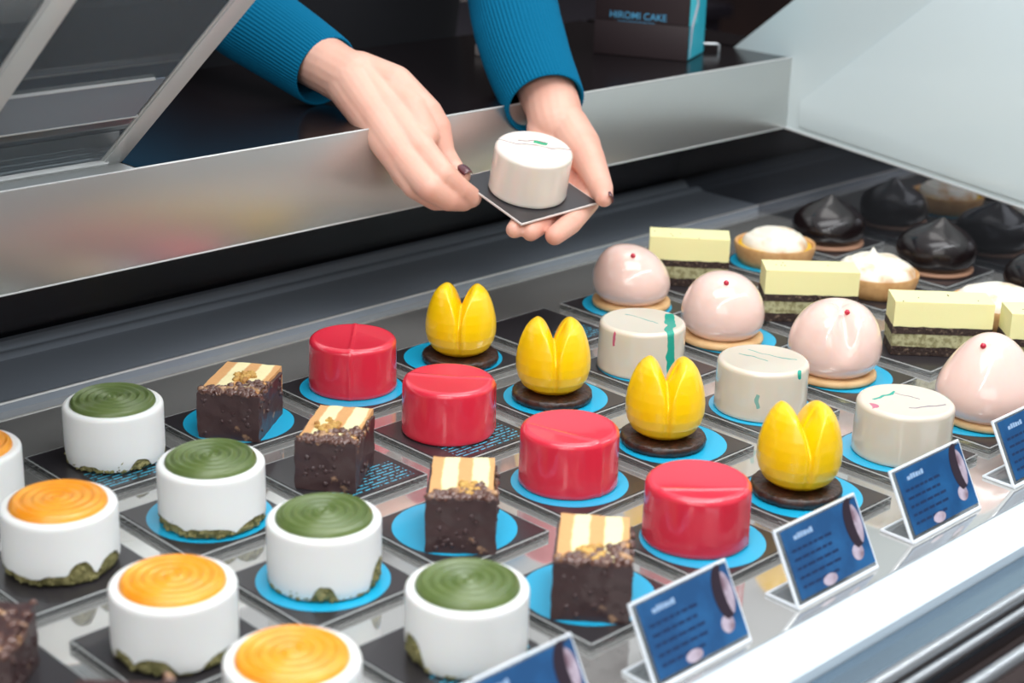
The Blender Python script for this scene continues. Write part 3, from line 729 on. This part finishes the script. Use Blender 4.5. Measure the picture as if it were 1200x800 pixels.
# ---- tarts and dark domes
meringue_tart(.8024, -.0011, 'back meringue tart with smooth white top and yellow filling showing', 1.0, .80, .001, (.001, -.004))
meringue_tart(.7995, -.1135, 'meringue tart with a pointed white peak and browned flank', 4.0, .93, .0085, (-.004, -.002))
meringue_tart(.806, -.2280, 'meringue tart cut off by the right edge with small brown dot on top', 7.5, .92, .0005, (0, 0))
for j in range(3): pl(8, j, j == 0, 'under the ' + ['back', 'peaked', 'right edge'][j] + ' meringue tart')
dome_cake(.8945, .0045, 'back dark chocolate dome cake with a blunt curled tip', .0345, .0475, (.001, -.002), 0.4)
dome_cake(.9005, -.1115, 'dark chocolate dome cake with a sharp pointed tip beside the white peaked tart', .0360, .0500, (.002, .003), 2.2)
dome_cake(.9010, -.2200, 'dark chocolate dome cake cut off by the right edge', .0350, .0480, (0, 0), 4)
for j in range(3): pl(9, j, False, 'under the ' + ['back', 'pointed', 'right edge'][j] + ' dark dome cake', .0, (.010, 0, 0)[j])
# bottom left corner pieces
brownie(-.093, -.193, rad(-45), 'dark nut topped slice cut off by the bottom left corner', 61, .044, .05, .030, (.9, 2.0), (.0, .008), 'coat')
pl(-1, 2, False, 'under the nut slice in the bottom left corner', .006, .021)
brownie(-.086, -.300, rad(-45), 'dark nut topped slice almost wholly below the bottom edge at left', 67, .044, .05, .030, (.9, 2.0), (.0, .008), 'coat')
pl(-1, 3, False, 'under the nut slice almost out of frame', .012, .030)
for x, y, rz, disc, what in plates:
    plate(x, y, rz, disc, ['clear plate with plain black card ', 'clear plate with cyan disc card ', 'clear plate with finely printed card '][int(disc)] + what)

# ================================================================== PRICE SIGNS
def sign_holder(x, y, label):
    t = thing('price_sign_holder', label, 'price sign', (x, y, -.0049), 0, 'blue price signs along the front edge')
    W = .0382; th = .0014
    a = Vector((0, .0215, .0007)); c = Vector((0, -.0008, .0007)); e = Vector((0, .0205, .0400))
    up = (e-c).normalized(); nn = Vector((0, -up.z, up.y))
    q = MB()
    mt = Matrix((Vector((1, 0, 0)), up, nn)).transposed().to_4x4(); mt.translation = c
    Lh = (e-c).length
    q.box((-W, 0, -.0007), (W, Lh, .0007), mt); q.box((-W, -.0008, 0), (W, .0215, .0014)); q.build('bent_acrylic_stand', M['acrylic'], t, bevel=.0003)
    q = MB(); k = .0011
    def P(x_, s): return mt @ Vector((x_, s, 0))
    q.tube([P(-W, 0), P(-W, Lh), P(W, Lh), P(W, 0)], k, 8); q.tube([P(-W, .0), P(W, .0)], k*1.3, 8)
    q.tube([(-W, 0, .0010), (-W, .0215, .0010), (W, .0215, .0010), (W, 0, .0010)], k, 8)
    q.build('bright_edge', M['acredge'], t)
    q = MB(); q.box((-W+.0035, .0035, .0009), (W-.001, Lh-.0015, .0013), mt); c_ = q.build('printed_sign', M['cardblue'], t, smooth=False)
    q = MB(); random.seed(4)
    for r_ in range(5):
        s = Lh*.66-r_*.0052
        xx = -W+.008
        while xx < W-.034:
            w_ = random.uniform(.003, .007); q.box((xx, s, .00135), (xx+w_, s+.0016, .0014), mt); xx += w_+.0012
    q.build('print_line', M['cardink'], c_, smooth=False)
    q = MB()
    xx = -W+.013
    for w_ in (.003, .0024, .0022, .0028, .002, .0026): q.box((xx, Lh*.80, .00135), (xx+w_, Lh*.80+random.uniform(.0022, .0032), .0014), mt); xx += w_+.0005
    q.build('title_lettering', M['cardlight'], c_, smooth=False)
    def ell(cx, cy, rx, ry, a0=0, a1=360, z=.00135, hole=0):
        n = 28; pts = []
        for i in range(n): 
            g = rad(a0+(a1-a0)*i/(n-1)); pts.append((cx+rx*math.cos(g), cy+ry*math.sin(g)))
        if hole:
            for i in range(n):
                g = rad(a1-(a1-a0)*i/(n-1)); pts.append((cx+hole+(rx-hole)*math.cos(g)*.95, cy+ry*.93*math.sin(g)))
        z0, z1 = z, z+.00008; return pts, z0, z1
    q = MB(); pts, z0, z1 = ell(W-.0080, Lh*.64, .0058, .0118, 0, 350); q.prism(pts, z0, z1, 'Z', mt)
    pts, z0, z1 = ell(W-.0135, Lh*.30, .0052, .0048, 0, 350); q.prism(pts, z0, z1, 'Z', mt)
    pts, z0, z1 = ell(-.006, Lh*.15, .0065, .0032, 0, 350); q.prism(pts, z0, z1, 'Z', mt); q.build('picture_spot', M['cardpic'], c_, smooth=False)
    q = MB(); pts, z0, z1 = ell(W-.0090, Lh*.66, .0085, .0150, 70, 250, .00145, .004); q.prism(pts, z0, z1, 'Z', mt)
    q.build('dark_crescent', M['carddark'], c_, smooth=False)
    return t
sx = [.0743, .1941, .3181, .4377, .5590]; sy = [-.4173, -.4172, -.4142, -.4108, -.4095]
sl = ['blue price sign in clear stand cut off by the bottom edge, first from the left', 'blue price sign in clear stand in front of the frontmost nut chocolate slice', 'blue price sign in clear stand in front of the frontmost red and tulip cakes',
      'blue price sign in clear stand in front of the frontmost cream cake', 'blue price sign in clear stand cut off by the right edge']
s0 = sign_holder(sx[0], sy[0], sl[0])
for k in range(1, 5): dup(s0, (sx[k], sy[k], -.0049), 0, sl[k])

# ================================================================== HELD CAKE
a_, b_, c_ = Vector((.453, .056, .122)), Vector((.450, -.021, .102)), Vector((.529, -.027, .107))
NC = (a_-b_).cross(c_-b_).normalized(); NC = NC if NC.z > 0 else -NC
mc = (a_+c_)/2; ex = (c_-b_).normalized(); ey = NC.cross(ex)
RM = Matrix((ex, ey, NC)).transposed().to_4x4()
board = thing('cake_board', 'square black cake board with white edge held in both hands', 'cake board', mc)
board.rotation_euler = RM.to_euler()
h = .0398
q = MB(); q.box((-h, -h, -.0018), (h, h, -.0003)); q.build('white_edge_board', mat('white board edge', (222, 212, 206), .5), board, bevel=.0002)
q = MB(); q.box((-h+.0009, -h+.0009, -.00028), (h-.0009, h-.0009, -.00005)); q.build('black_print', M['black'], board, smooth=False)
cm_h = cream_mat('cream glaze with a dark line', [((math.cos(1.35), math.sin(1.35), 0), .004, .0005, (118, 84, 92), (0, 0, .036), .034), ((math.cos(1.5), math.sin(1.5), 0), .011, .0007, (120, 90, 96), (.000, .012, .036), .011), ((math.cos(1.5), math.sin(1.5), 0), .0085, .0022, (20, 160, 110), (.008, .010, .037), .0042)], (232, 222, 210))
hc = glazed(0, 0, 'cream glazed round cake with thin dark line, held up in two hands', cm_h, .0312, .0372, 'cream_glazed_cake', None, 0, None, 33, rnd=.0034)
hc.location = mc + NC*.0003 + (ex*-.001); hc.rotation_euler = (RM @ Matrix.Rotation(rad(-30), 4, 'Z')).to_euler()

# ================================================================== PERSON
def under(x, y, d):       # a point on the sight line (x, y) lying d below the board plane (negative: above)
    p0 = mc - NC*d; r = at(x, y, 1)-CP; return CP + r*((p0-CP).dot(NC)/r.dot(NC))
person = thing('person', 'person in teal knitted sweater reaching over the rail, holding a cake board', 'person', (.70, .56, -.90))
PO = Vector(person.location)
B = MB()
def chain(pts):
    for (p, r), (q_, s) in zip(pts[:-1], pts[1:]): B.capsule(p, q_, r, s)
# --- hand at the left of the picture
A = at
chain([(A(330, 42, 1.41), .0255), (A(365, 66, 1.385), .0245), (A(392, 82, 1.355), .0225), (A(412, 94, 1.343), .0225)])
mcp = dict(i=(A(494, 176, 1.302), .0120), m=(A(475, 188, 1.298), .0125), r=(A(464, 184, 1.303), .0120), p=(A(458, 172, 1.308), .0110))
for k, (w, wr) in dict(i=(A(418, 84, 1.345), .0170), m=(A(412, 94, 1.338), .0180), r=(A(406, 100, 1.340), .0170), p=(A(404, 98, 1.338), .0150)).items():
    mid = (w+mcp[k][0])/2 + (CP-(w)).normalized()*.003
    chain([(w, wr), (mid, (wr+mcp[k][1])/2*1.0), mcp[k]])
chain([mcp['i'], (A(519, 205, 1.286), .0104), (A(538, 222, 1.296), .0096), (A(552, 231, 1.306), .0085)])
chain([mcp['m'], (A(503, 220, 1.280), .0106), (A(525, 233, 1.292), .0096), (A(543, 235, 1.306), .0086)])
chain([mcp['r'], (A(486, 218, 1.292), .0100), (A(510, 233, 1.306), .0092), (A(529, 234, 1.328), .0084)])
chain([mcp['p'], (A(472, 206, 1.312), .0090), (A(494, 225, 1.322), .0083), (A(514, 230, 1.328), .0076)])
# thumb, behind the index finger, resting on top of the board corner
chain([(A(420, 84, 1.350), .017), (A(462, 100, 1.336), .0165), (A(500, 133, 1.326), .0130), (A(512, 150, 1.324), .0115), (A(520, 180, 1.324), .0092), (A(530, 196, 1.324), .0088), (A(541, 207, 1.3165), .0072)])
chain([(A(440, 92, 1.342), .016), (A(484, 130, 1.322), .0140), (A(498, 158, 1.312), .0115)])
# --- hand at the right of the picture
chain([(A(615, 50, 1.45), .027), (A(634, 90, 1.425), .0260), (A(648, 126, 1.402), .0235), (A(652, 146, 1.392), .0235)])
for (wx, wy, wr), kx, ky, kr, d in (((662, 146, .0175), 680, 204, .0115, .0165), ((654, 148, .018), 664, 207, .0118, .0165), ((645, 150, .017), 648, 210, .0115, .0165), ((638, 150, .015), 634, 212, .0105, .0165)):
    w = A(wx, wy, 1.392); k_ = under(kx, ky, d)
    chain([(w, wr), ((w+k_)/2 + Vector((0, 0, -.002)), (wr+kr)/2+.001), (k_, kr)])
chain([(under(680, 204, .0165), .0115), (under(688, 236, .0125), .0102), (under(668, 262, .0108), .0088), (under(650, 276, .0098), .0076)])
chain([(under(664, 207, .0165), .0118), (under(650, 246, .0150), .0094), (under(632, 264, .0115), .0080), (under(622, 272, .0100), .0071)])
chain([(under(648, 210, .0165), .0115), (under(624, 246, .0150), .0088), (under(609, 262, .0112), .0076), (under(603, 269, .0098), .0068)])
chain([(under(634, 212, .0165), .0105), (under(616, 232, .0150), .0088), (under(610, 244, .0125), .0078), (under(606, 249, .0115), .0068)])
chain([(A(664, 148, 1.388), .0185), (A(679, 172, 1.372), .0180), (A(689, 186, 1.360), .0140), (A(698, 206, 1.342), .0115), (A(704, 220, 1.330), .0100), (under(708, 232, -.0066), .0072)])
chain([(A(660, 152, 1.39), .018), (A(676, 188, 1.375), .0155)])
# --- arms and shoulders inside the clothing, so the body is one figure
elL, elR = A(150, -60, 1.56), A(598, -150, 1.58)
shL, shR = Vector((.53, .60, .46)), Vector((.87, .55, .46))
chain([(A(330, 42, 1.41), .0255), (A(262, 4, 1.45), .024), (elL, .028), (shL, .035)])
chain([(A(615, 50, 1.45), .027), (A(600, -20, 1.50), .026), (elR, .028), (shR, .035)])
chain([(shL, .035), (Vector((.70, .57, .42)), .06), (shR, .035)])
B.v = [tuple(Vector(v)-PO) for v in B.v]
body = B.build('body', M['skin'], person)
md = body.modifiers.new('r', 'REMESH'); md.mode = 'VOXEL'; md.voxel_size = .0012; md.use_smooth_shade = True
md = body.modifiers.new('s', 'SMOOTH'); md.factor = .5; md.iterations = 5
# nails
def nail(p, axis, normal, L, W, nm='fingernail'):
    axis = axis.normalized(); normal = (normal-axis*normal.dot(axis)).normalized(); side = axis.cross(normal)
    mt = Matrix((side, axis, normal)).transposed().to_4x4(); mt.translation = p-PO
    q = MB(); vs = []; fs = []; n = 9
    for i in range(n):
        for j in range(n):
            u = -1+2*i/(n-1); v = -1+2*j/(n-1)
            w = W*(1-.25*max(0, v)**2-.12*max(0, -v)**2)
            vs.append((u*w, v*L, W*.55*(1-u*u)**.5*.9-.0002 + .0004*(1-v*v)))
    for i in range(n-1):
        for j in range(n-1): fs.append((i*n+j, (i+1)*n+j, (i+1)*n+j+1, i*n+j+1))
    q.add(vs, fs, mt); o = q.build(nm, M['nail'], person, angle=80)
    s = o.modifiers.new('t', 'SOLIDIFY'); s.thickness = .0005; s.offset = 1
    o['label'] = 'dark mauve painted nail'
TC = lambda p: (CP-p).normalized()
ax = A(546, 211, 1.312)-A(532, 197, 1.324)
pn_ = A(542.5, 206, 1.3165); nail(pn_ + (TC(pn_)*.55+CU*.6+CR*.2).normalized()*.0052, ax, TC(pn_)*.55+CU*.6+CR*.2, .0062, .0048)
tt = under(708, 232, -.0066); ax = tt-A(704, 220, 1.330)
nail(tt + (TC(tt)*.45+CR*.85+CU*.15).normalized()*.0046 - ax.normalized()*.001, ax, TC(tt)*.45+CR*.85+CU*.15, .0062, .0044)
# sleeves
def sleeve(pts, rs, ribs, cuff_from):
    P = [Vector(p) for p in pts]; pp_, rr = [], []
    segs = 10
    for k in range(len(P)-1):
        p0, p1, p2, p3 = P[max(k-1, 0)], P[k], P[k+1], P[min(k+2, len(P)-1)]
        for s in range(segs):
            t = s/segs
            pp_.append(.5*((2*p1)+(p2-p0)*t+(2*p0-5*p1+4*p2-p3)*t*t+(3*p1-p0-3*p2+p3)*t**3)); rr.append(rs[k]+(rs[k+1]-rs[k])*t)
    pp_.append(P[-1]); rr.append(rs[-1]); n = len(pp_)
    x0 = None; seg = 264; rings = []
    for k, p in enumerate(pp_):
        t = (pp_[min(k+1, n-1)]-pp_[max(k-1, 0)]).normalized()
        x = (x0-t*x0.dot(t)) if x0 else Vector((0, 0, 1)).cross(t)
        x.normalize(); x0 = x; y = t.cross(x)
        f = 1 if k >= cuff_from else max(0, 1-(cuff_from-k)/4)
        ring = []
        for i in range(seg):
            a = 2*PI*i/seg
            r = rr[k]*(1+.017*f*math.cos(ribs*a)+.0015*math.cos(ribs*a)) + (1-f)*.0018*noise.noise(Vector((math.cos(a)*2, math.sin(a)*2, k*.45)))
            ring.append(p + x*(r*math.cos(a)) + y*(r*math.sin(a)))
        rings.append((ring, p, x, y))
    vs = sum([r[0] for r in rings], [])
    last, p, x, y = rings[-1]
    t = (pp_[-1]-pp_[-2]).normalized(); rl = rr[-1]
    for k2, (sc_, dz) in enumerate(((.985, .0010), (.95, .0009), (.925, -.0005), (.90, -.006), (.88, -.016))):   # cuff rolls inside
        for i in range(seg):
            a = 2*PI*i/seg; r = rl*sc_*(1+.006*math.cos(ribs*a)); vs.append(p + t*dz + x*(r*math.cos(a)) + y*(r*math.sin(a)))
    nn_ = n+5; fs = []
    for k in range(nn_-1):
        for i in range(seg):
            j = (i+1) % seg; fs.append((k*seg+i, k*seg+j, (k+1)*seg+j, (k+1)*seg+i))
    q = MB(); q.v = [tuple(v-PO) for v in vs]; q.f = fs
    return q.build('sweater_sleeve', M['sweater'], person, angle=80)
sleeve([shL, elL, A(262, 4, 1.45), A(330, 48, 1.405), A(381, 83, 1.372)], [.066, .052, .0385, .0345, .0305], 66, 27)
sleeve([shR, elR, A(598, -20, 1.50), A(615, 60, 1.445), A(639, 122, 1.402)], [.066, .054, .0400, .0375, .0335], 66, 27)
q = MB()          # sweater trunk
q.lathe([(.13, -.55), (.165, -.45), (.168, -.2), (.16, 0), (.165, .12), (.185, .26), (.195, .36), (.17, .43), (.10, .47), (.055, .485)], 64, lambda r, z, th, k: (r*math.cos(th), r*.62*math.sin(th), z+.90+.0))
q.build('sweater_body', M['sweater'], person)
q = MB()          # apron wrapped over the trunk front
vs = []; fs = []; n = 30; lv = [(-.62, .186), (-.45, .183), (-.2, .182), (0, .175), (.12, .180), (.26, .198), (.36, .206), (.43, .185)]
for z, r in lv:
    for i in range(n+1):
        a = rad(180+180*i/n); vs.append((r*math.cos(a), r*.66*math.sin(a)-.002, z+.90))
for k in range(len(lv)-1):
    for i in range(n): fs.append((k*(n+1)+i, k*(n+1)+i+1, (k+1)*(n+1)+i+1, (k+1)*(n+1)+i))
q.add(vs, fs); o = q.build('apron', M['apron'], person, angle=80); s = o.modifiers.new('t', 'SOLIDIFY'); s.thickness = .003
q = MB()
for sx_ in (-1, 1):
    q.capsule((sx_*.085, 0, .09), (sx_*.09, 0, .42), .055, .075)
    q.capsule((sx_*.09, -.06, .035), (sx_*.09, .06, .04), .035, .038)
q.build('trousers', M['apron'], person)

# ================================================================== BEHIND THE COUNTER
_a = rad(-66); ux = Vector((math.cos(_a), math.sin(_a), 0)); fr = Vector((.844, .152, .1588)); fl = fr-ux*.096
uy = Vector((-ux.y, ux.x, 0)); Wb = (fr-fl).length; Db = .060; Hb = .155
cb = thing('cake_box', 'dark brown cake box with blue lettering and cyan side, standing on the black counter', 'box', fl)
cb.rotation_euler = (0, 0, math.atan2(ux.y, ux.x))
q = MB(); q.box((0, 0, .0002), (Wb, Db, .0335)); q.box((0, .0003, .0340), (Wb, Db, Hb)); q.build('box_body', M['boxdark'], cb, bevel=.0006)
q = MB(); q.box((Wb+.0001, .0045, .001), (Wb+.0005, Db-.0005, Hb-.002)); sd = q.build('cyan_side', M['boxcyan'], cb, smooth=False)
q = MB(); q.box((Wb+.0006, .0005, .034), (Wb+.0009, .030, Hb-.002)); q.build('cyan_flap', mat('light cyan flap', (78, 206, 222), .45), cb, smooth=False)
q = MB(); q.prism([(.006, .002), (.012, .03), (.030, .052), (.026, .058), (.036, .085), (.030, .084), (.020, .058), (.024, .054), (.008, .034)], Wb+.0010, Wb+.0013, 'X'); q.build('white_print', M['boxwhite'], cb, smooth=False)
def text(s, size, loc, parent, m_, name):
    cu = bpy.data.curves.new(name, 'FONT'); cu.body = s; cu.size = size; cu.align_x = 'CENTER'; cu.offset = size*.006
    ob_ = bpy.data.objects.new(name, cu); COL.objects.link(ob_)
    dg = bpy.context.evaluated_depsgraph_get(); me = bpy.data.meshes.new_from_object(ob_.evaluated_get(dg))
    bpy.data.objects.remove(ob_); me.materials.clear(); me.materials.append(m_)
    o = bpy.data.objects.new(name, me); COL.objects.link(o); o.parent = parent; o.location = loc; o.rotation_euler = (PI/2, 0, 0); return o
text('HIROMI CAKE', .0094, (.0445, -.0002, .0368), cb, M['boxtext'], 'box_lettering')
q = MB(); q.box((.024, -.0003, .0338), (.062, -.0001, .0342)); q.build('small_print', M['boxtext'], cb, smooth=False)
# small bent steel rail beside the box
q = MB(); q.tube([(.890, .196, .1588), (.890, .196, .1650), (.891, .195, .1660), (.892, .194, .1664), (.914, .172, .1664), (.915, .171, .1660), (.916, .170, .165), (.916, .170, .1588)], .0014, 12)
o = q.build('steel_handle', M['tube']); tag(o, 'small bent steel bar standing on the counter beside the cake box', 'handle')
# card pieces left of the box
q = MB(); q.box((.70, .265, .1588), (.735, .30, .169)); o = q.build('grey_carton', M['grey'], bevel=.001); tag(o, 'small grey carton on the counter behind the right sleeve', 'carton')
q = MB(); q.box((-.2, 0, 0), (.2, .25, .12)); o = q.build('hanging_shelf', M['grey'], bevel=.002); o.location = (1.32, .98, .08); tag(o, 'pale grey carton far behind, between the right sleeve and the cake box', 'carton')
# back work bench with a few cartons
q = MB(); q.box((-.6, 1.5, -.90), (2.6, 2.0, -.12)); q.box((-.62, 1.48, -.118), (2.62, 2.0, -.09)); o = q.build('back_bench', mat('bench front', (40, 36, 44), .4), bevel=.004); tag(o, 'dark low work bench far behind the counter', 'bench')
for k, (x_, y_, w_, d_, h_, c_2, lb) in enumerate(((.50, 1.6, .16, .14, .17, (186, 170, 140), 'beige carton on the back bench seen through the glass door'), (.72, 1.62, .14, .12, .13, (150, 110, 120), 'dusky pink carton on the back bench beside the beige one'), (.22, 1.65, .18, .12, .16, (60, 80, 110), 'blue carton on the back bench behind the glass door'))):
    q = MB(); q.box((0, 0, 0), (w_, d_, h_*.8)); q.box((-.002, -.002, h_*.8), (w_+.002, d_+.002, h_))
    o = q.build('storage_carton', mat('carton %d' % k, c_2, .6), bevel=.003); o.location = (x_, y_, -.0898); tag(o, lb, 'carton')

# ================================================================== LIGHT
def area(name, loc, tgt, sx_, sy_, power, col=(1, 1, 1)):
    l = bpy.data.lights.new(name, 'AREA'); l.shape = 'RECTANGLE'; l.size = sx_; l.size_y = sy_; l.energy = power; l.color = col
    o = bpy.data.objects.new(name, l); COL.objects.link(o); o.location = loc
    o.rotation_euler = (Vector(tgt)-Vector(loc)).to_track_quat('-Z', 'Y').to_euler(); return o
area('ceiling_light', (.1, -.5, 1.5), (.35, -.1, 0), 1.6, .7, 17, (.97, .985, 1))
area('ceiling_light', (1.1, .1, 1.5), (.6, -.1, 0), .8, .8, 6, (1, .98, .95))
area('case_light_strip', (.35, -.50, .50), (.35, -.15, 0), 1.5, .03, 2.6, (.93, .97, 1))
area('customer_side_light', (-1.6, -1.6, 1.0), (.3, 0, 0), 1.6, 1.0, 12, (1, .97, .93))  # broad warm area light from behind the camera
w = bpy.data.worlds.new('world'); SC.world = w; w.use_nodes = True; nt = w.node_tree; bg = nt.nodes['Background']
tc = nt.nodes.new('ShaderNodeTexCoord'); sp = nt.nodes.new('ShaderNodeSeparateXYZ'); rp_ = nt.nodes.new('ShaderNodeValToRGB')
nt.links.new(tc.outputs['Generated'], sp.inputs[0]); nt.links.new(sp.outputs['Z'], rp_.inputs[0])
rp_.color_ramp.elements[0].position = .05; rp_.color_ramp.elements[0].color = (.24, .24, .25, 1)
rp_.color_ramp.elements[1].position = .7; rp_.color_ramp.elements[1].color = (.86, .90, .93, 1)
nt.links.new(rp_.outputs[0], bg.inputs[0]); bg.inputs[1].default_value = .85
SC.view_settings.view_transform = 'Standard'; SC.view_settings.look = 'None'; SC.view_settings.exposure = 0
